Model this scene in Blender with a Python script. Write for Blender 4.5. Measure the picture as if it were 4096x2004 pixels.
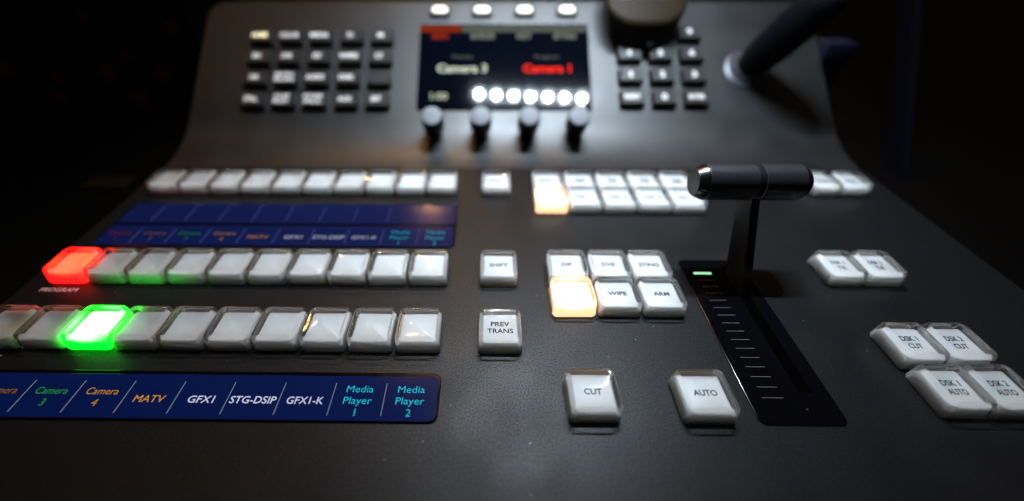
import bpy, bmesh, math, random
from mathutils import Matrix, Vector

# ------------------------------------------------------------------ set-up
U = 0.019                       # one key pitch, in metres; coordinates below are in key pitches
SC = bpy.context.scene
for o in list(bpy.data.objects):
    bpy.data.objects.remove(o)
random.seed(4)

# camera (position and axes in key pitches)
cam_d = bpy.data.cameras.new('camera')
cam = bpy.data.objects.new('camera', cam_d)
SC.collection.objects.link(cam)
SC.camera = cam
_p, _y, _r = 0.6948, -0.0165, -0.0041
_f = Vector((math.sin(_y) * math.cos(_p), math.cos(_y) * math.cos(_p), -math.sin(_p)))
_rt = Vector((math.cos(_y), -math.sin(_y), 0))
_up = _rt.cross(_f)
_r2 = _rt * math.cos(_r) + _up * math.sin(_r)
_u2 = -_rt * math.sin(_r) + _up * math.cos(_r)
M = Matrix((( _r2.x, _u2.x, -_f.x, 10.9406 * U),
            ( _r2.y, _u2.y, -_f.y, -5.5353 * U),
            ( _r2.z, _u2.z, -_f.z, 7.4814 * U), (0, 0, 0, 1)))
cam.matrix_world = M
cam_d.sensor_width = 36.0
cam_d.lens = 15.1334
cam_d.shift_x = 0.03016
cam_d.clip_start = 0.004
cam_d.clip_end = 60.0
cam_d.dof.use_dof = True
cam_d.dof.focus_distance = 8.95 * U
cam_d.dof.aperture_fstop = 2.6
cam_d.dof.aperture_blades = 0

# world: a dark studio with a faint warm ambience
wd = bpy.data.worlds.new('World')
SC.world = wd
wd.use_nodes = True
wd.node_tree.nodes['Background'].inputs[0].default_value = (0.85, 0.8, 0.75, 1)
wd.node_tree.nodes['Background'].inputs[1].default_value = 0.014

LED_POWER = 13200.0               # radiance of each white diode of the overhead bar
WARM_POWER = 720.0              # radiance of each warm ceiling spot

SC.view_settings.view_transform = 'Standard'
SC.view_settings.look = 'None'
SC.view_settings.exposure = 0.0
SC.view_settings.gamma = 1.0
SC.view_settings.use_curve_mapping = False
SC.render.engine = 'CYCLES'
cy = SC.cycles
cy.max_bounces = 14
cy.diffuse_bounces = 4
cy.glossy_bounces = 6
cy.transmission_bounces = 10
cy.transparent_max_bounces = 24
cy.caustics_reflective = False
cy.caustics_refractive = True
cy.blur_glossy = 0.3
cy.sample_clamp_indirect = 20.0
cy.use_denoising = True
cy.filter_width = 1.1

# ------------------------------------------------------------------ materials
def mat(name, color=(0.5, 0.5, 0.5), rough=0.5, spec=0.5, metal=0.0, emit=None, estr=0.0, ior=1.5):
    m = bpy.data.materials.new(name)
    m.use_nodes = True
    b = m.node_tree.nodes['Principled BSDF']
    b.inputs['Base Color'].default_value = (*color, 1)
    b.inputs['Roughness'].default_value = rough
    b.inputs['Specular IOR Level'].default_value = spec
    b.inputs['Metallic'].default_value = metal
    b.inputs['IOR'].default_value = ior
    if emit:
        b.inputs['Emission Color'].default_value = (*emit, 1)
        b.inputs['Emission Strength'].default_value = estr
    return m

def grain(m, scale, dist, rvar=0.0, cvar=None, detail=3.0, svar=0.0):
    """fine moulded texture: bump, plus a slow variation of gloss and colour"""
    nt = m.node_tree
    b = nt.nodes['Principled BSDF']
    tc = nt.nodes.new('ShaderNodeTexCoord')
    n = nt.nodes.new('ShaderNodeTexNoise')
    n.inputs['Scale'].default_value = scale
    n.inputs['Detail'].default_value = detail
    n.inputs['Roughness'].default_value = 0.6
    nt.links.new(tc.outputs['Object'], n.inputs['Vector'])
    bp = nt.nodes.new('ShaderNodeBump')
    bp.inputs['Strength'].default_value = 1.0
    bp.inputs['Distance'].default_value = dist
    nt.links.new(n.outputs['Fac'], bp.inputs['Height'])
    nt.links.new(bp.outputs['Normal'], b.inputs['Normal'])
    if svar:
        ms = nt.nodes.new('ShaderNodeMapRange')
        ms.inputs['From Min'].default_value = 0.3
        ms.inputs['From Max'].default_value = 0.7
        s0 = b.inputs['Specular IOR Level'].default_value
        ms.inputs['To Min'].default_value = s0 * (1 - svar)
        ms.inputs['To Max'].default_value = s0 * (1 + svar)
        nt.links.new(n.outputs['Fac'], ms.inputs['Value'])
        nt.links.new(ms.outputs['Result'], b.inputs['Specular IOR Level'])
    if rvar:
        n2 = nt.nodes.new('ShaderNodeTexNoise')
        n2.inputs['Scale'].default_value = 55.0
        n2.inputs['Detail'].default_value = 6.0
        nt.links.new(tc.outputs['Object'], n2.inputs['Vector'])
        mr = nt.nodes.new('ShaderNodeMapRange')
        mr.inputs['From Min'].default_value = 0.3
        mr.inputs['From Max'].default_value = 0.7
        r0 = b.inputs['Roughness'].default_value
        mr.inputs['To Min'].default_value = r0 - rvar
        mr.inputs['To Max'].default_value = r0 + rvar
        nt.links.new(n2.outputs['Fac'], mr.inputs['Value'])
        nt.links.new(mr.outputs['Result'], b.inputs['Roughness'])
    if cvar:
        vr = nt.nodes.new('ShaderNodeTexVoronoi')
        vr.inputs['Scale'].default_value = 260.0
        nt.links.new(tc.outputs['Object'], vr.inputs['Vector'])
        rp = nt.nodes.new('ShaderNodeValToRGB')
        rp.color_ramp.elements[0].position = 0.02
        rp.color_ramp.elements[0].color = (*cvar, 1)
        rp.color_ramp.elements[1].position = 0.035
        rp.color_ramp.elements[1].color = b.inputs['Base Color'].default_value[:]
        nt.links.new(vr.outputs['Distance'], rp.inputs['Fac'])
        nt.links.new(rp.outputs['Color'], b.inputs['Base Color'])
    return m

def glow(name, core, edge, power=1.0):
    """translucent key block lit by a diode under its middle: emission falls off from the centre"""
    m = mat(name, (0.3, 0.3, 0.3), 0.45)
    nt = m.node_tree
    b = nt.nodes['Principled BSDF']
    tc = nt.nodes.new('ShaderNodeTexCoord')
    mp = nt.nodes.new('ShaderNodeMapping')
    mp.inputs['Location'].default_value = (-0.5, -0.5, -1.0)
    mp.vector_type = 'POINT'
    nt.links.new(tc.outputs['Generated'], mp.inputs['Vector'])
    ln = nt.nodes.new('ShaderNodeVectorMath')
    ln.operation = 'LENGTH'
    nt.links.new(mp.outputs['Vector'], ln.inputs[0])
    mr = nt.nodes.new('ShaderNodeMapRange')
    mr.interpolation_type = 'SMOOTHSTEP'
    mr.inputs['From Min'].default_value = 0.28
    mr.inputs['From Max'].default_value = 0.66
    nt.links.new(ln.outputs['Value'], mr.inputs['Value'])
    mx = nt.nodes.new('ShaderNodeMix')
    mx.data_type = 'RGBA'
    mx.inputs[6].default_value = (*core, 1)
    mx.inputs[7].default_value = (*edge, 1)
    nt.links.new(mr.outputs['Result'], mx.inputs[0])
    nt.links.new(mx.outputs[2], b.inputs['Emission Color'])
    b.inputs['Emission Strength'].default_value = power
    return m

def acrylic_edge():
    m = mat('acrylic_edge', (0.97, 0.985, 0.98), 0.015)
    b = m.node_tree.nodes['Principled BSDF']
    b.inputs['IOR'].default_value = 1.49
    b.inputs['Transmission Weight'].default_value = 1.0
    nt = m.node_tree
    tr = nt.nodes.new('ShaderNodeBsdfTransparent')
    tr.inputs['Color'].default_value = (0.97, 0.98, 0.98, 1)
    mx = nt.nodes.new('ShaderNodeMixShader')
    mx.inputs[0].default_value = 0.17
    nt.links.new(b.outputs[0], mx.inputs[1])
    nt.links.new(tr.outputs[0], mx.inputs[2])
    nt.links.new(mx.outputs[0], nt.nodes['Material Output'].inputs['Surface'])
    return m

def acrylic_face():
    """flat faces of the thin clear cap: see-through with a Fresnel reflection"""
    m = bpy.data.materials.new('acrylic_face')
    m.use_nodes = True
    nt = m.node_tree
    nt.nodes.remove(nt.nodes['Principled BSDF'])
    t = nt.nodes.new('ShaderNodeBsdfTransparent')
    t.inputs['Color'].default_value = (0.985, 0.99, 0.988, 1)
    g = nt.nodes.new('ShaderNodeBsdfGlossy')
    g.inputs['Roughness'].default_value = 0.03
    fr = nt.nodes.new('ShaderNodeFresnel')
    fr.inputs['IOR'].default_value = 1.49
    mx = nt.nodes.new('ShaderNodeMixShader')
    nt.links.new(fr.outputs[0], mx.inputs[0])
    nt.links.new(t.outputs[0], mx.inputs[1])
    nt.links.new(g.outputs[0], mx.inputs[2])
    nt.links.new(mx.outputs[0], nt.nodes['Material Output'].inputs['Surface'])
    return m

def translucent(name, c):
    m = mat(name, c, 0.4, 0.4)
    b = m.node_tree.nodes['Principled BSDF']
    b.inputs['Subsurface Weight'].default_value = 1.0
    b.inputs['Subsurface Radius'].default_value = (1.0, 0.98, 0.92)
    b.inputs['Subsurface Scale'].default_value = 0.006
    return m

MAT = dict(
    body=grain(mat('textured_black_paint', (0.008, 0.008, 0.0085), 0.43, 0.21), 1500.0, 0.00005, 0.05, (0.06, 0.06, 0.065), 1.5, 0.5),
    rear=grain(mat('satin_black_paint', (0.005, 0.005, 0.0055), 0.465, 0.95, ior=1.5), 1100.0, 0.00002, 0.04),
    gloss=grain(mat('gloss_black', (0.002, 0.002, 0.003), 0.13, 0.25), 400.0, 0.000003, 0.06),
    pit=mat('slot_black', (0.0008, 0.0008, 0.0008), 0.7, 0.0),
    lever=grain(mat('black_anodised', (0.014, 0.014, 0.019), 0.45, 0.55), 2600.0, 0.00003, 0.04),
    leverbright=mat('turned_dark_metal', (0.16, 0.15, 0.14), 0.22, 0.5, 1.0),
    arm=mat('black_arm', (0.004, 0.004, 0.004), 0.55, 0.2),
    white=translucent('white_diffuser', (0.88, 0.865, 0.84)),
    edge=acrylic_edge(),
    clear=acrylic_face(),
    ink=mat('black_ink', (0.035, 0.035, 0.04), 0.6, 0.2),
    inkglow=mat('ink_with_key_glow', (0.35, 0.3, 0.25), 0.6, 0.2, 0, (1, 0.85, 0.7), 0.75),  # ink on lit keys, paled; the key's glow is put into its emission
    paint=mat('white_print', (0.7, 0.7, 0.7), 0.5),
    tick=mat('grey_print', (0.075, 0.072, 0.07), 0.5, 0.1),
    key=mat('dark_rubber_key', (0.03, 0.028, 0.028), 0.38, 0.5),
    knob=mat('knob_rubber', (0.002, 0.002, 0.0025), 0.5, 0.15),
    knobcap=mat('knob_cap_grey', (0.24, 0.245, 0.27), 0.6, 0.4),
    metal=mat('satin_metal', (0.16, 0.165, 0.19), 0.5, 0.5, 1.0),
    bluemetal=mat('blue_grey_metal', (0.006, 0.008, 0.02), 0.5, 0.2, 0.0),
    stick=mat('joystick_rubber', (0.002, 0.002, 0.004), 0.6, 0.12),
    taupe=mat('taupe_lacquer', (0.022, 0.013, 0.006), 0.5, 0.12),
    dark=mat('dark_plastic', (0.002, 0.002, 0.002), 0.6, 0.15),
    desk=mat('dark_desk', (0.0015, 0.0012, 0.001), 0.6, 0.08),
    post=mat('blue_black_post', (0.0015, 0.002, 0.005), 0.5, 0.1),
    brass=mat('brass_brown', (0.010, 0.0055, 0.0008), 0.7, 0.1),
    legend=mat('backlit_white', (0.6, 0.6, 0.6), 0.5, 0.2, 0, (1, 0.96, 0.95), 0.55),
    legendlit=mat('backlit_yellow', (0.6, 0.6, 0.5), 0.5, 0.2, 0, (1.0, 0.86, 0.45), 1.3),
    softlit=mat('backlit_button', (0.7, 0.7, 0.65), 0.4, 0.4, 0, (1.0, 0.93, 0.72), 1.25),
    amberlight=mat('amber_light', (0.004, 0.001, 0.0005), 0.6, 0.0, 0, (1.0, 0.16, 0.03), 0.0022),
    greenled=mat('green_white_light', (0.5, 0.5, 0.5), 0.5, 0.2, 0, (0.45, 1.0, 0.6), 1.3),
)
def lcd(name, c, s=1.0):
    return mat(name, (0.0, 0.0, 0.0), 0.4, 0.0, 0, c, s)

# ------------------------------------------------------------------ mesh helpers
def finish(bm, angle=35.0):
    bmesh.ops.recalc_face_normals(bm, faces=bm.faces)
    me = bpy.data.meshes.new('mesh')
    for v in bm.verts:
        v.co *= U
    for f in bm.faces:
        f.smooth = True
    bm.to_mesh(me)
    bm.free()
    me.set_sharp_from_angle(angle=math.radians(angle))
    return me

def link(name, me, m=None, parent=None, loc=(0, 0, 0), rot=(0, 0, 0), scale=(1, 1, 1), label=None):
    o = bpy.data.objects.new(name, me)
    SC.collection.objects.link(o)
    if m is not None and me is not None and not me.materials:
        me.materials.append(m)
    o.parent = parent
    o.location = [c * U for c in loc]
    o.rotation_euler = rot
    o.scale = scale
    if label:
        o['label'] = label
    return o

def top(o, label, cat, group=None, kind=None):
    o['label'] = label
    o['category'] = cat
    if group:
        o['group'] = group
    if kind:
        o['kind'] = kind
    return o

def rrect(hx, hy, r, n=5, cx=0.0, cy=0.0):
    r = min(r, hx - 1e-4, hy - 1e-4)
    pts = []
    for k, (sx, sy) in enumerate(((1, 1), (-1, 1), (-1, -1), (1, -1))):
        for i in range(n + 1):
            a = math.pi / 2 * (k + i / n)
            pts.append((cx + sx * (hx - r) + r * math.cos(a), cy + sy * (hy - r) + r * math.sin(a)))
    return pts

def loft(bm, rings, cap_a=True, cap_b=True):
    vs = [[bm.verts.new(p) for p in ring] for ring in rings]
    n = len(vs[0])
    for a, b in zip(vs[:-1], vs[1:]):
        for i in range(n):
            bm.faces.new((a[i], a[(i + 1) % n], b[(i + 1) % n], b[i]))
    if cap_a:
        bm.faces.new(vs[0][::-1])
    if cap_b:
        bm.faces.new(vs[-1])
    return vs

def rr_loft(spec, n=5):
    """spec: list of (z, hx, hy, r)"""
    bm = bmesh.new()
    loft(bm, [[(x, y, z) for x, y in rrect(hx, hy, r, n)] for z, hx, hy, r in spec])
    return bm

def rbox(hx, hy, z0, z1, r=0.05, bev=0.02, n=4):
    return rr_loft([(z0, hx, hy, r), (z1 - bev, hx, hy, r), (z1 - bev * 0.3, hx - bev * 0.3, hy - bev * 0.3, r),
                    (z1, hx - bev, hy - bev, max(r - bev, 0.005))], n)

def lathe(prof, n=40, axis='z', cap=True):
    """prof: list of (r, h)"""
    bm = bmesh.new()
    rings = []
    for r, h in prof:
        ring = []
        for i in range(n):
            a = 2 * math.pi * i / n
            p = (r * math.cos(a), r * math.sin(a), h)
            if axis == 'x':
                p = (h, p[0], p[1])
            ring.append(p)
        rings.append(ring)
    loft(bm, rings, cap, cap)
    return bm

def box(x0, x1, y0, y1, z0, z1, bev=0.0):
    bm = bmesh.new()
    bmesh.ops.create_cube(bm, size=1.0)
    for v in bm.verts:
        v.co = Vector(((x0 + x1) / 2 + v.co.x * (x1 - x0), (y0 + y1) / 2 + v.co.y * (y1 - y0), (z0 + z1) / 2 + v.co.z * (z1 - z0)))
    if bev:
        bmesh.ops.bevel(bm, geom=bm.edges[:], offset=bev, segments=3, profile=0.5, affect='EDGES')
    return bm

def plates(rects, z, t=0.004):
    """several thin raised marks as one mesh; rects (x0,x1,y0,y1)"""
    bm = bmesh.new()
    for x0, x1, y0, y1 in rects:
        vs = [bm.verts.new(p) for p in ((x0, y0, z), (x1, y0, z), (x1, y1, z), (x0, y1, z))]
        ve = [bm.verts.new((v.co.x, v.co.y, z + t)) for v in vs]
        bm.faces.new(vs[::-1])
        bm.faces.new(ve)
        for i in range(4):
            bm.faces.new((vs[i], vs[(i + 1) % 4], ve[(i + 1) % 4], ve[i]))
    return bm

def tube(pts, r, n=14):
    bm = bmesh.new()
    P = [Vector(p) for p in pts]
    rings = []
    for i, p in enumerate(P):
        d = (P[min(i + 1, len(P) - 1)] - P[max(i - 1, 0)]).normalized()
        a = d.cross(Vector((0.31, 0.17, 0.93))).normalized()
        b = d.cross(a)
        rings.append([p + a * r * math.cos(2 * math.pi * k / n) + b * r * math.sin(2 * math.pi * k / n) for k in range(n)])
    loft(bm, rings)
    return bm

_text_cache = {}
def text_mesh(lines, cap=0.13, width=None, gap=0.235, bold=0.0, thick=0.003):
    """lines of lettering centred on the origin, lying in xy; cap height and pitch in key pitches.
    width: list of wanted line widths (or None)"""
    key = (tuple(lines), cap, tuple(width) if width else None, gap, bold)
    if key in _text_cache:
        return _text_cache[key].copy()
    bm = bmesh.new()
    for li, s in enumerate(lines):
        cu = bpy.data.curves.new('lettering', 'FONT')
        cu.body = s
        cu.size = 1.0
        cu.align_x = 'CENTER'
        cu.offset = bold
        cu.resolution_u = 3
        ob = bpy.data.objects.new('lettering', cu)
        SC.collection.objects.link(ob)
        dg = bpy.context.evaluated_depsgraph_get()
        dg.update()
        me = bpy.data.meshes.new_from_object(ob.evaluated_get(dg))
        bpy.data.objects.remove(ob)
        bpy.data.curves.remove(cu)
        if not me.vertices:
            continue
        xs = [v.co.x for v in me.vertices]
        w = max(xs) - min(xs)
        xm = (max(xs) + min(xs)) / 2
        sy = cap / 0.729
        sx = sy
        if width and width[li]:
            sx = width[li] / w
        yb = ((len(lines) - 1) / 2 - li) * gap - cap / 2
        vs = [bm.verts.new(((v.co.x - xm) * sx, v.co.y * sy + yb, 0)) for v in me.vertices]
        for p in me.polygons:
            try:
                bm.faces.new([vs[i] for i in p.vertices])
            except ValueError:
                pass
        bpy.data.meshes.remove(me)
    g = bmesh.ops.extrude_face_region(bm, geom=bm.faces[:])
    bmesh.ops.translate(bm, vec=(0, 0, thick), verts=[v for v in g['geom'] if isinstance(v, bmesh.types.BMVert)])
    me = finish(bm, 20)
    _text_cache[key] = me
    return me.copy()

# ------------------------------------------------------------------ geometry of the two decks
YH, SLOPE = 9.2, math.radians(37)
CA, SA = math.cos(SLOPE), math.sin(SLOPE)
def S3(x, s, h=0.0):
    return (x, YH + s * CA - h * SA, s * SA + h * CA)
SROT = (SLOPE, 0, 0)

# ------------------------------------------------------------------ desk
desk = link('desk', finish(box(-60, 80, -30, 70, -3.3, -1.3)), MAT['desk'])
top(desk, 'nearly black desk top under the video switcher', 'desk', kind='structure')

# ------------------------------------------------------------------ the switcher
sw = link('video_switcher', None)
sw.empty_display_size = 0.02
top(sw, 'black video production switcher with rows of clear square keys and a tilted rear screen panel', 'video switcher')

FT = 1.25                       # length of the soft curve between the decks, each side of the crease
# front deck: profile in yz extruded along x, bevelled at the ends
bm = bmesh.new()
prof = [(-3.75, -1.25), (-3.9, -1.1), (-3.9, -0.25), (-3.83, -0.07), (-3.65, 0.0)]
prof += [(-3.65 + (YH - FT + 3.65) * i / 12, 0.0) for i in range(1, 13)]
prof += [(YH - FT + 0.01, -0.05), (YH - FT + 0.01, -1.25)]
xa, xb = -0.6, 24.05
def ring_at(x, inset):
    cyy = sum(p[0] for p in prof) / len(prof)
    return [(x, y + (inset if y < cyy else -inset) * (1 if abs(y - cyy) > 5 else 0), z - (inset if z > -0.3 else -inset)) for y, z in prof]
loft(bm, [ring_at(xa, 0.08), ring_at(xa + 0.03, 0.02), ring_at(xa + 0.09, 0), ring_at(xb - 0.09, 0), ring_at(xb - 0.03, 0.02), ring_at(xb, 0.08)])
link('front_deck', finish(bm, 16), MAT['body'], sw)

# rear deck: a rounded slab lying on the slope
bm = bmesh.new()
def deck_ring(i, z):
    # rounded at the two far corners only; the near edge lies under the curve
    top_half = [(x, y) for x, y in rrect(12.3 - i, 3.46 - i, 0.7 - i * 0.5, 8) if y > 0]
    return [(x, y, z) for x, y in top_half + [(-(12.3 - i), -2.5), (12.3 - i, -2.5)]]
loft(bm, [deck_ring(0, -0.9), deck_ring(0, -0.08), deck_ring(0.015, -0.04), deck_ring(0.045, -0.012), deck_ring(0.08, 0.0)])
FR = FT / math.tan(SLOPE / 2)
arc = [(YH - FT + FR * math.sin(t), FR * (1 - math.cos(t))) for t in [SLOPE * i / 24 for i in range(25)]]
cor = arc + [(arc[-1][0] + 0.5, arc[-1][1] - 0.75), (arc[0][0] + 1.0, -1.0), (arc[0][0] + 0.02, -1.0)]
def fillet_ring(x, d):
    out = []
    for i, (y, z) in enumerate(cor):
        y, z = (y, z - d) if i < 25 else (y, z)
        dy, dz = y - YH, z
        out.append((x - 11.72, dy * CA + dz * SA - 3.26, -dy * SA + dz * CA))
    return out
loft(bm, [fillet_ring(-0.58, 0.08), fillet_ring(-0.56, 0.025), fillet_ring(-0.5, 0.0), fillet_ring(23.94, 0.0), fillet_ring(24.0, 0.025), fillet_ring(24.02, 0.08)])
link('rear_deck', finish(bm, 8), MAT['rear'], sw, S3(11.72, 3.26), SROT)

# ------------------------------------------------------------------ push buttons
def cap_mesh():
    zt, rt, R = 0.44, 0.405, 1.6
    sp = [(0.03, 0.47, 0.47, 0.10), (0.05, 0.484, 0.484, 0.11), (0.31, 0.465, 0.465, 0.12), (0.355, 0.462, 0.462, 0.125), (0.388, 0.456, 0.456, 0.125), (0.412, 0.446, 0.446, 0.124),
          (0.428, 0.434, 0.434, 0.12), (0.437, 0.42, 0.42, 0.115), (zt, rt, rt, 0.11)]
    bm = bmesh.new()
    rings = [[(x, y, z) for x, y in rrect(hx, hy, r, 8)] for z, hx, hy, r in sp]
    sag = 0.055
    for r in (0.39, 0.36, 0.32, 0.27, 0.22, 0.17, 0.12, 0.07, 0.03):
        k = r / rt
        rings.append([(x, y, zt - sag * (1 - (x / rt) ** 2) * (1 - (y / rt) ** 2)) for x, y in rrect(r, r, r * (0.27 + 0.7 * (1 - k)), 8)])
    loft(bm, rings)
    return finish(bm, 60)
def block_mesh():
    sp = [(0.0, 0.458, 0.458, 0.08), (0.06, 0.455, 0.455, 0.08), (0.19, 0.438, 0.438, 0.06), (0.28, 0.372, 0.372, 0.05), (0.297, 0.367, 0.367, 0.05), (0.307, 0.353, 0.353, 0.045)]
    return finish(rr_loft(sp, 4), 35)
CAPM, BLOCKM = cap_mesh(), block_mesh()
CAPM.materials.append(MAT['edge'])
CAPM.materials.append(MAT['clear'])
for p in CAPM.polygons:
    c, n = p.center / U, p.normal
    if (c.z > 0.36 and max(abs(c.x), abs(c.y)) < 0.395) or (c.z < 0.32 and max(abs(n.x), abs(n.y)) > 0.985) or c.z < 0.04:
        p.material_index = 1
BLOCKM.materials.append(MAT['white'])
def lit(m):
    me = BLOCKM.copy()
    me.materials.clear()
    me.materials.append(m)
    return me
GREEN = glow('green_lit_block', (1.5, 5.0, 1.5), (0.0, 7.0, 0.05), 1.0)
RED = glow('red_lit_block', (2.2, 0.22, 0.04), (5.0, 0.014, 0.016), 1.0)
AMBER = glow('warm_lit_block', (3.6, 3.0, 2.3), (1.7, 0.98, 0.52), 1.0)

def push_button(x, y, w=1.0, lines=None, widths=None, cap=0.125, light=None, label=None, ink='ink', d=1.0):
    """x, y: front left corner of its cell"""
    me = lit(light) if light else BLOCKM
    b = link('push_button', me, None, sw, (x + w / 2, y + d / 2, 0.006 + random.uniform(-0.005, 0.006)),
             [math.radians(random.uniform(-0.5, 0.5)), math.radians(random.uniform(-0.5, 0.5)), math.radians(random.uniform(-0.45, 0.45))], (w, d, 1), label)
    link('clear_cap', CAPM, None, b)
    if lines:
        link('legend', text_mesh(lines, cap, widths, 0.19, 0.014), MAT[ink], b, (0, 0, 0.308), (0, 0, 0), (1 / w, 1 / d, 1))
    return b

YP, YS = 2.01, 6.10
src = ['1', '2', '3', '4', '5', '6', '7', '8', '9', '10']
for i in range(10):
    push_button(i, 0.0, light=GREEN if i == 2 else None, label='glowing green key in the row nearest the front' if i == 2 else None)
for i in range(10):
    push_button(i, YP, light=RED if i == 0 else None, label='glowing red key at the left end of the middle row' if i == 0 else None)
for i in range(10):
    push_button(i, YS)
push_button(10.755, YS, 0.975, ['SHIFT'], [0.45], label='lone clear key at the end of the back row')
push_button(10.755, YP, 0.975, ['SHIFT'], [0.45], label='lone clear key marked SHIFT')
push_button(10.755, 0.0, 0.975, ['PREV', 'TRANS'], [0.40, 0.55], label='lone clear key marked PREV TRANS')
XM = [12.43, 13.47, 14.49, 15.49]
for i, (s, w) in enumerate((('DIP', 0.25), ('DVE', 0.31), ('STING', 0.49))):
    push_button(XM[i], 2.05, XM[i + 1] - XM[i], [s], [w], label='clear key marked %s' % s)
for i, (s, w) in enumerate((('MIX', 0.3), ('WIPE', 0.43), ('ARM', 0.36))):
    push_button(XM[i], 1.04, XM[i + 1] - XM[i], [s], [w], light=AMBER if i == 0 else None,
                label='glowing warm white key marked MIX' if i == 0 else 'clear key marked %s' % s, ink='inkglow' if i == 0 else 'ink')
XB = [12.38 + 1.031 * i for i in range(6)]
for i in range(5):
    push_button(XB[i], 6.12, 1.031, ['ON', 'AIR'] if i else ['SHIFT'], cap=0.15)
    push_button(XB[i], 5.16, 1.031, ['KEY %d' % i] if i else ['BKGD'], [0.5], light=AMBER if i == 0 else None, ink='inkglow' if i == 0 else 'ink',
                label='glowing warm white key at the left of the far block' if i == 0 else None)
push_button(12.44, -1.52, 1.0, ['CUT'], [0.33], label='separate clear key marked CUT')
push_button(14.52, -1.52, 1.0, ['AUTO'], [0.44], label='separate clear key marked AUTO')
for k in range(2):
    n = str(k + 1)
    push_button(19.27 + 0.93 * k, 2.10, 0.93, ['DSK ' + n, 'TIE'], [0.33, 0.2], label='clear key marked DSK %s TIE' % n)
    push_button(19.27 + 0.92 * k, -0.30, 0.92, ['DSK ' + n, 'CUT'], [0.35, 0.27], label='clear key marked DSK %s CUT' % n)
    push_button(19.27 + 0.90 * k, -1.35, 0.90, ['DSK ' + n, 'AUTO'], [0.35, 0.36], label='clear key marked DSK %s AUTO' % n)
    push_button(21.22 + 0.93 * k, 6.18, 0.93, ['FTB'] if k else ['MACRO'])
for k in range(2):
    pass

# silk-screened words on the front deck
link('deck_lettering', text_mesh(['PROGRAM'], 0.13, [0.92]), MAT['paint'], sw, (0.44, 1.83, 0.002))
link('deck_lettering', text_mesh(['PREVIEW'], 0.13, [0.86]), MAT['paint'], sw, (0.31, -0.17, 0.002))

# ------------------------------------------------------------------ source name displays
BLUE1 = mat('display_blue', (0.004, 0.006, 0.02), 0.12, 0.25, 0, (0.0, 0.085, 0.95), 0.045)
BLUE2 = mat('display_violet_blue', (0.004, 0.006, 0.02), 0.14, 0.25, 0, (0.05, 0.11, 0.95), 0.045)
RULE = lcd('display_rule', (0.3, 0.38, 0.52), 0.55)
RULEDIM = lcd('display_rule_dim', (0.08, 0.1, 0.32), 0.8)
CY, WH, OR, GR, RD = (0.015, 0.5, 0.68), (0.55, 0.58, 0.78), (0.62, 0.27, 0.02), (0.03, 0.5, 0.05), (0.55, 0.03, 0.06)
LCDM = {}
def lm(c, k):
    if (c, k) not in LCDM:
        LCDM[(c, k)] = lcd('display_lettering', c, k)
    return LCDM[(c, k)]
NAMES = [(['Camera', '1'], RD, 0.35), (['Camera', '2'], OR, 0.3), (['Camera', '3'], GR, 0.45), (['Camera', '4'], OR, 0.7), (['MATV'], OR, 0.95),  # lettering at the left is dimmed; oblique viewing fade is put into its strength
         (['GFX1'], WH, 1.0), (['STG-DSIP'], WH, 1.05), (['GFX1-K'], WH, 1.0), (['Media', 'Player', '1'], CY, 0.95), (['Media', 'Player', '2'], CY, 1.0)]
WID = {'Camera': 0.63, 'MATV': 0.58, 'GFX1': 0.5, 'STG-DSIP': 0.88, 'GFX1-K': 0.7, 'Media': 0.52, 'Player': 0.54}

def display(y0, y1, rows, blue, rule, dimk, label):
    """x from -0.02 to 10.06; rows: (row y0, row y1, with names)"""
    hy = (y1 - y0) / 2
    d = link('name_display', finish(rbox(5.04, hy, -0.01, 0.035, 0.17, 0.015, 6), 10), MAT['gloss'], sw, (5.02, (y0 + y1) / 2, 0), label=label)
    yc = (y0 + y1) / 2
    for a, b, names in rows:
        link('screen', finish(rbox(4.99, (b - a) / 2, 0.03, 0.039, 0.14 if len(rows) == 1 else 0.05, 0.004, 6), 10), blue, d, (0, (a + b) / 2 - yc, 0))
        m = (b - a)
        link('divider', finish(plates([(i - 0.0065 - 5.02, i + 0.0065 - 5.02, a + m * 0.1 - yc, b - m * 0.17 - yc) for i in range(1, 10)], 0.0395)), rule, d)
        if names:
            for i, (ln, c, k) in enumerate(NAMES):
                me = text_mesh(ln, 0.155, [WID.get(q) for q in ln], 0.245, 0.004 if c == WH else -0.006)
                yt = {1: -0.01, 2: 0.02, 3: 0.0}[len(ln)] + (a + b) / 2 - 0.06
                link('source_name', me, lm(c, k * dimk), d, (i + 0.5 - 5.02, yt - yc, 0.0395))
    return d
display(-1.53, -0.47, [(-1.50, -0.56, True)], BLUE1, RULE, 1.0, 'blue source name display in front of the preview row')
display(3.52, 5.66, [(3.55, 4.46, True), (4.58, 5.6, False)], BLUE2, RULEDIM, 0.62, 'double blue source name display behind the program row')

# ------------------------------------------------------------------ fader
plate = link('fader_plate', finish(rbox(0.82, 2.29, -0.02, 0.03, 0.16, 0.02, 6), 10), MAT['gloss'], sw, (16.76, 0.80, 0.0))
PX, PY = 16.76, 0.80
tk = []
for i in range(13):
    yk = 1.85 - 0.2325 * i
    tk.append((16.23 - PX, 16.625 - PX, yk - 0.009 - PY, yk + 0.009 - PY))
tk += [(16.23 - PX, 16.625 - PX, 2.08 - 0.012 - PY, 2.08 + 0.012 - PY), (16.23 - PX, 16.625 - PX, 2.31 - 0.012 - PY, 2.31 + 0.012 - PY)]
link('scale_marks', finish(plates(tk, 0.0305)), MAT['tick'], plate)
link('indicator_light', finish(plates([(16.20 - PX, 16.64 - PX, 2.53 - PY, 2.585 - PY)], 0.0305)), MAT['greenled'], plate)
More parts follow.
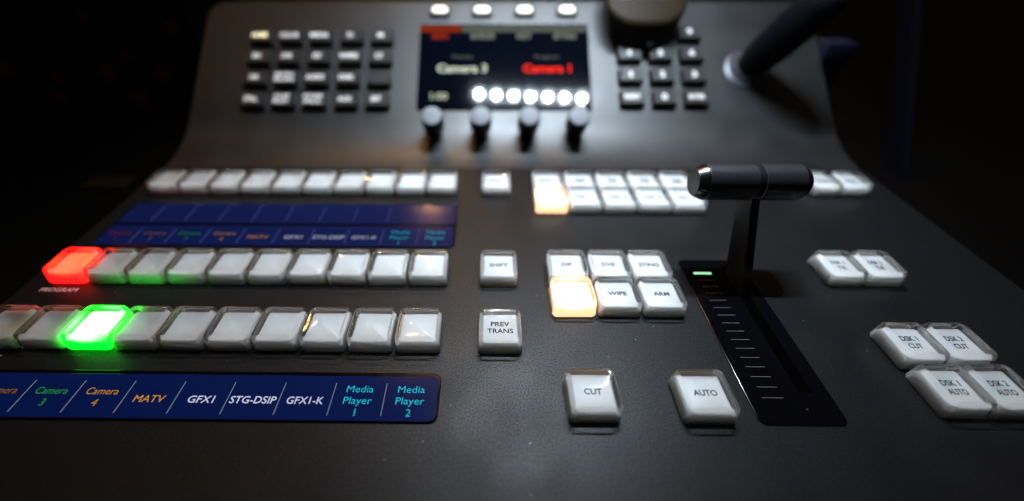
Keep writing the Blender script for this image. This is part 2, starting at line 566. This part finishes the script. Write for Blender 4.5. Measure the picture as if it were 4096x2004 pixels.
# slot: dark channel with raised thin lips
link('slot', finish(plates([(16.99 - PX, 17.24 - PX, -0.93 - PY, 2.9 - PY)], 0.0305)), MAT['pit'], plate)
link('slot_edge', finish(plates([(16.972 - PX, 16.988 - PX, -0.93 - PY, 2.9 - PY), (17.243 - PX, 17.257 - PX, -0.93 - PY, 2.9 - PY)], 0.0305, 0.008)), MAT['gloss'], plate)
link('slot_stop', finish(box(16.99 - PX, 17.235 - PX, -0.93 - PY, -0.84 - PY, 0.03, 0.045)), MAT['gloss'], plate)
bm = bmesh.new()
bmesh.ops.create_uvsphere(bm, u_segments=12, v_segments=8, radius=0.018)
link('screw_dot', finish(bm), MAT['metal'], plate, (16.95 - PX, -1.18 - PY, 0.03))

lev = link('fader_lever', None, None, sw, (17.08, 1.7, 0))
bm = bmesh.new()
poly = [(-0.05, 0.0), (0.85, 0.0), (1.05, 0.45), (1.62, 1.75), (1.8, 2.3), (1.3, 2.45), (1.05, 1.9), (0.2, 0.5)]
loft(bm, [[(-0.095, y, z) for y, z in poly], [(0.095, y, z) for y, z in poly]])
bmesh.ops.bevel(bm, geom=bm.edges[:], offset=0.012, segments=2, profile=0.5, affect='EDGES')
link('arm', finish(bm, 30), MAT['arm'], lev)
HY, HZ = 3.12 - 1.7, 2.36
R = 0.415
link('grip', finish(lathe([(R - 0.012, -1.13), (R, -1.11), (R, -0.07), (R - 0.015, -0.055)], 56, 'x'), 30), MAT['lever'], lev, (-0.07, HY, HZ))
link('grip', finish(lathe([(R - 0.015, 0.095), (R, 0.11), (R, 0.98), (R - 0.012, 1.0)], 56, 'x'), 30), MAT['lever'], lev, (-0.07, HY, HZ))
link('grip_ring', finish(lathe([(R - 0.02, -0.056), (R - 0.02, 0.096)], 56, 'x', False), 30), MAT['arm'], lev, (-0.07, HY, HZ))
link('end_bevel', finish(lathe([(R - 0.01, -1.131), (R - 0.012, -1.16), (R - 0.1, -1.33)], 56, 'x'), 25), MAT['leverbright'], lev, (-0.07, HY, HZ))
link('end_cap', finish(lathe([(R - 0.105, -1.331), (R - 0.11, -1.345), (0.02, -1.35)], 56, 'x'), 30), MAT['lever'], lev, (-0.07, HY, HZ))
link('end_cap', finish(lathe([(R - 0.012, 1.001), (R - 0.03, 1.06), (R - 0.09, 1.15), (R - 0.16, 1.21), (0.02, 1.23)], 56, 'x'), 60), MAT['arm'], lev, (-0.07, HY, HZ))

# ------------------------------------------------------------------ rear deck: screen
lx0, lx1, ls0, ls1 = 8.20, 14.95, 1.70, 5.58
SCX, SCS = (lx0 + lx1) / 2, (ls0 + ls1) / 2
scr = link('menu_screen', finish(rbox((lx1 - lx0) / 2, (ls1 - ls0) / 2, -0.02, 0.03, 0.05, 0.015), 10),
           mat('screen_glass', (0.001, 0.0015, 0.004), 0.05, 0.35, 0, (0.10, 0.25, 0.7), 0.003), sw, S3(SCX, SCS, 0.0), SROT,
           label='lit menu screen reading Camera 3 and Camera 1')
def on_screen(name, me, m, x, s):
    return link(name, me, m, scr, (x - SCX, s - SCS, 0.0305))
on_screen('title_bar', finish(plates([(-0.82, 0.82, -0.15, 0.13)], 0)), lcd('screen_red_bar', (0.3, 0.03, 0.008), 0.8), 9.05, 5.36)
on_screen('title_bar', finish(plates([(-2.5, 2.5, -0.15, 0.13)], 0)), lcd('screen_grey_bar', (0.3, 0.33, 0.27), 0.35), 12.4, 5.36)
on_screen('readout', text_mesh(['MAIN'], 0.3, [0.62], bold=0.02), lcd('screen_red_dim', (0.75, 0.06, 0.02), 0.5), 9.03, 5.03)
for x, t, w in ((10.75, 'BORDER', 0.95), (12.4, 'KEY', 0.6), (14.0, 'SETTINGS', 0.9)):
    on_screen('readout', text_mesh([t], 0.26, [w], bold=0.02), lcd('screen_grey', (0.45, 0.5, 0.42), 0.6), x, 5.03)
on_screen('readout', text_mesh(['Preview'], 0.16, [0.8]), lcd('screen_faint', (0.25, 0.27, 0.25), 0.6), 9.95, 4.08)
on_screen('readout', text_mesh(['Program'], 0.16, [0.95]), lcd('screen_faint', (0.25, 0.27, 0.25), 0.6), 13.26, 4.08)
on_screen('readout', text_mesh(['Camera 3'], 0.36, [1.95], bold=0.02), lcd('screen_white', (0.75, 0.82, 0.66), 1.1), 9.93, 3.56)
on_screen('readout', text_mesh(['Camera 1'], 0.36, [1.85], bold=0.02), lcd('screen_red', (1.0, 0.03, 0.012), 1.5), 13.26, 3.56)
on_screen('readout', text_mesh(['1:00'], 0.3, [0.65], bold=0.02), lcd('screen_white_dim', (0.6, 0.66, 0.52), 0.9), 9.06, 2.33)

# soft keys over the screen
for x in (8.99, 10.70, 12.41, 14.12):
    k = link('soft_key', finish(rbox(0.42, 0.24, -0.02, 0.16, 0.1, 0.04), 10), MAT['key'], sw, S3(x, 6.15, 0), SROT)
    link('lens', finish(rbox(0.30, 0.15, 0.16, 0.19, 0.13, 0.02), 40), MAT['softlit'], k)

# keypads
def keypad_key(x, s, lines, m='legend', cap=0.15, widths=None):
    k = link('keypad_key', finish(rr_loft([(-0.02, 0.485, 0.345, 0.06), (0.05, 0.475, 0.335, 0.06), (0.27, 0.43, 0.285, 0.06), (0.3, 0.41, 0.265, 0.06)], 4), 30),
             MAT['key'], sw, S3(x, s, 0), SROT)
    if lines:
        link('legend', text_mesh(lines, cap, widths, 0.22, 0.03), MAT[m], k, (-0.04, 0.0, 0.3005))
    return k
COLX = [1.95, 3.13, 4.33, 5.55, 6.74]
ROWS = [4.86, 3.92, 2.98, 2.04]
PAD = [[('HOME', .6), ('COLOR', .75), ('MEDIA', .72), ('FX', .24), ('M', .22)],
       [('SSRC', .34), ('DVE', .38), ('KEY', .34), ('WIPES', .74), ('CUT', .3)],
       [('CAM', .32), ('MACRO|RUN', .72), ('AUDIO', .7), ('DISK', .58), None],
       [('STILL', .52), ('CLIP|PLAY', .6), ('STORE|ALL', .74), ('AUX', .54), ('SET', .38)]]
for r in range(4):
    for c_ in range(5):
        p = PAD[r][c_]
        ls = p[0].split('|') if p else None
        keypad_key(COLX[c_], ROWS[r], ls, 'legendlit' if (r, c_) == (0, 0) else 'legend', 0.2 if ls and len(ls) == 1 else 0.15,
                   [p[1]] * len(ls) if p else None)
for r, row in enumerate((('7', '8', '9'), ('4', '5', '6'), ('1', '2', '3'), ('RESET', '0', 'ENTER'))):
    for c_, t in enumerate(row):
        keypad_key((16.45, 17.66, 18.87)[c_], (5.02, 4.07, 3.12, 2.16)[r], [t], 'legend', 0.24 if len(t) == 1 else 0.18,
                   [0.12 if t == '1' else 0.2] if len(t) == 1 else [0.6])

# rotary knobs under the screen
for x in (8.97, 10.70, 12.43, 14.18):
    kn = link('rotary_knob', finish(lathe([(0.22, -0.05), (0.26, 0.1), (0.385, 0.42), (0.39, 1.09), (0.375, 1.15), (0.3, 1.155)], 36), 40), MAT['knob'], sw, S3(x, 0.82, 0), SROT)
    link('knob_cap', finish(lathe([(0.345, 1.156), (0.345, 1.17), (0.325, 1.18), (0.02, 1.18)], 36), 40), MAT['knobcap'], kn)

# joystick
js = link('joystick', None, None, sw, S3(21.0, 3.5, 0), SROT)
link('collar', finish(lathe([(0.86, -0.01), (0.84, 0.06), (0.74, 0.12), (0.66, 0.1)], 48), 40), MAT['metal'], js)
link('collar_ring', finish(lathe([(0.62, 0.05), (0.6, 0.2), (0.52, 0.28), (0.46, 0.24)], 48), 40), MAT['metal'], js)
bm = bmesh.new()
rings = []
for t, r, dx in ((0.1, 0.44, 0.0), (0.35, 0.5, 0.03), (0.7, 0.62, 0.1), (1.2, 0.66, 0.22), (2.2, 0.66, 0.46), (3.2, 0.62, 0.72), (3.6, 0.5, 0.82), (3.7, 0.25, 0.84)):
    rings.append([(dx + r * math.cos(2 * math.pi * i / 36), r * math.sin(2 * math.pi * i / 36) + dx * 0.35, t) for i in range(36)])
loft(bm, rings)
link('stick', finish(bm, 50), MAT['stick'], js)

# ------------------------------------------------------------------ things around the switcher
cl = link('clamp', None, None, None, S3(24.35, 4.4, 0), (0, 0, 0))
link('jaw', finish(box(-0.35, 0.75, -0.4, 0.5, -0.3, 0.35, 0.06), 30), MAT['bluemetal'], cl)
link('jaw_post', finish(box(0.05, 0.7, -0.25, 0.35, -4.2, -0.3, 0.06), 30), MAT['dark'], cl)
top(cl, 'blue grey metal clamp block at the right edge of the rear panel', 'clamp')

bm = bmesh.new()
A, B = Vector((27.3, 9.55, -1.28)), Vector((28.15, 16.6, 7.1))
q = [Vector((-0.05, 0, 0)), Vector((0.22, -0.05, 0.05)), Vector((0.3, 0.1, -0.08)), Vector((0.3, 0.5, -0.4)), Vector((-0.05, 0.5, -0.4))]
loft(bm, [[A + p for p in q], [B + p for p in q]])
post = link('leaning_bar', finish(bm, 30), MAT['post'])
top(post, 'dark leaning bar with a faint blue sheen beside the right end of the switcher', 'bar')

dv = link('desk_device', None, None, None, S3(16.9, 4.25, 0.0), SROT)
def plan(hx, s0, z, r=0.8):
    return [(x, y, z) for x, y in rrect(hx, (3.3 - s0) / 2, r, 8, 0, (3.3 + s0) / 2)]
bm = bmesh.new()
loft(bm, [plan(1.08, 0.1, 0.32, 0.5), plan(1.2, 0.05, 0.38, 0.6), plan(1.42, 0.16, 0.8, 1.0), plan(1.54, 0.3, 1.08, 1.2)])
link('base_shell', finish(bm, 40), MAT['dark'], dv)
bm = bmesh.new()
loft(bm, [plan(1.545, 0.3, 1.082, 1.2), plan(1.54, 0.33, 1.15, 1.2), plan(1.49, 0.4, 1.21, 1.15), plan(1.38, 0.52, 1.24, 1.05)])
link('top_shell', finish(bm, 40), MAT['taupe'], dv)
bm = bmesh.new()
bmesh.ops.create_uvsphere(bm, u_segments=16, v_segments=10, radius=0.17)
link('front_nub', finish(bm, 60), MAT['dark'], dv, (0.25, 0.02, 0.42))
top(dv, 'dark rounded device with a taupe top resting over the numeric keypad', 'device')

# equipment at the left, in the dark, with faint pilot lights
eq = link('equipment_rack', None, None, None, (-9.0, 16.0, -1.3))
link('case', finish(box(-9, 6.4, 0, 5, 0, 16, 0.1), 30), MAT['dark'], eq)
for x, z, r in ((-12.59, .84, .5), (-10.33, .49, .45), (-7.7, .73, .55), (-6.39, 1.54, .3), (-4.97, .73, .5), (-6.72, -.5, .55), (-10.84, -.51, .4), (-7.42, 3.25, .35), (-3.6, 2.79, .4)):
    link('pilot_light', finish(lathe([(r * .8, 0.0), (r * .8, -0.05), (r * .6, -0.08)], 20)), MAT['amberlight'], eq, (x + 9.0, -0.001, z + 1.3), (math.radians(90), 0, 0))
top(eq, 'black equipment rack with faint amber pilot lights left of the switcher', 'equipment rack')
pl = link('brass_plate', finish(box(-4.75, -3.0, 8.42, 9.3, -1.3, -1.15, 0.04), 30), MAT['brass'])
top(pl, 'small dim brass coloured plate on the desk left of the rear corner', 'plate')

# ------------------------------------------------------------------ lamps that light the desk
bar = link('led_bar', None, None, None, (14.35, 9.7, 20.0), (0, 0, math.radians(-2)))
link('bar_housing', finish(box(-5.2, 5.2, -0.6, 0.6, 0.02, 0.9, 0.1), 30), MAT['dark'], bar)
LEDM = mat('white_diode', (0, 0, 0), 0.5, 0, 0, (0.74, 0.87, 1.0), LED_POWER)
for i in range(7):
    link('diode', finish(lathe([(0.1, 0.019), (0.1, 0.0), (0.085, -0.02)], 16)), LEDM, bar, (-4.08 + 1.36 * i, 0, 0))
for i in range(7):  # unseen cups, added to narrow the diodes' beam and darken the far sides
    link('added_beam_cup', finish(lathe([(0.18, 0.019), (0.18, -0.22), (0.2, -0.22), (0.2, 0.019)], 20, 'z', False)), MAT['dark'], bar, (-4.08 + 1.36 * i, 0, 0))
link('bar_stem', finish(tube([(0, 0.6, 0.5), (0, 4, 1.5), (0, 9, 1.0), (0, 14, -3), (0, 16.5, -12), (0, 16.5, -21.3)], 0.25), 60), MAT['dark'], bar)
top(bar, 'long LED work light with seven white diodes above the switcher', 'work light')

WARMM = mat('warm_spot', (0, 0, 0), 0.5, 0, 0, (1.0, 0.5, 0.15), WARM_POWER)
for lx, ly, lz, rr, lab in ((-6, 58, 72, 0.6, 'warm ceiling spot cluster of four, behind on the left'),
                            (-10, 130, 76, 0.8, 'warm ceiling spot cluster of four, low and farthest behind the switcher'),
                            (12, 64, 78, 0.6, 'warm ceiling spot cluster of four, behind the screen'),
                            (-26, 14, 56, 0.14, 'warm ceiling spot cluster of four, far out on the left')):
    c = link('ceiling_spot', finish(box(-2.2, 2.2, -2.2, 2.2, 0.02, 0.8, 0.1), 30), MAT['dark'], None, (lx, ly, lz))
    top(c, lab, 'ceiling lamp', 'warm ceiling spots')
    for sx in (-1, 1):
        for sy in (-1, 1):
            link('spot_lens', finish(lathe([(rr, 0.019), (rr, -0.05), (rr * .8, -0.1)], 20)), WARMM, c, (sx * 1.15, sy * 1.15, 0))

# a little dust lying on the front deck
bm = bmesh.new()
for i in range(45):
    x, y = random.uniform(0, 23.5), random.uniform(-3.2, 8.5)
    r = random.uniform(0.005, 0.011) * (1.3 if i % 9 == 0 else 1)
    a = random.uniform(0, 6.28)
    ring = [(x + r * random.uniform(0.6, 1.5) * math.cos(a + k * 1.2566), y + r * random.uniform(0.6, 1.4) * math.sin(a + k * 1.2566)) for k in range(5)]
    loft(bm, [[(p[0], p[1], 0.002) for p in ring], [(x + (p[0] - x) * 0.6, y + (p[1] - y) * 0.6, 0.012) for p in ring]])
du = link('dust', finish(bm), mat('dust_grey', (0.45, 0.44, 0.42), 0.8))
top(du, 'tiny pale dust flecks scattered over the black front deck', 'dust', kind='stuff')
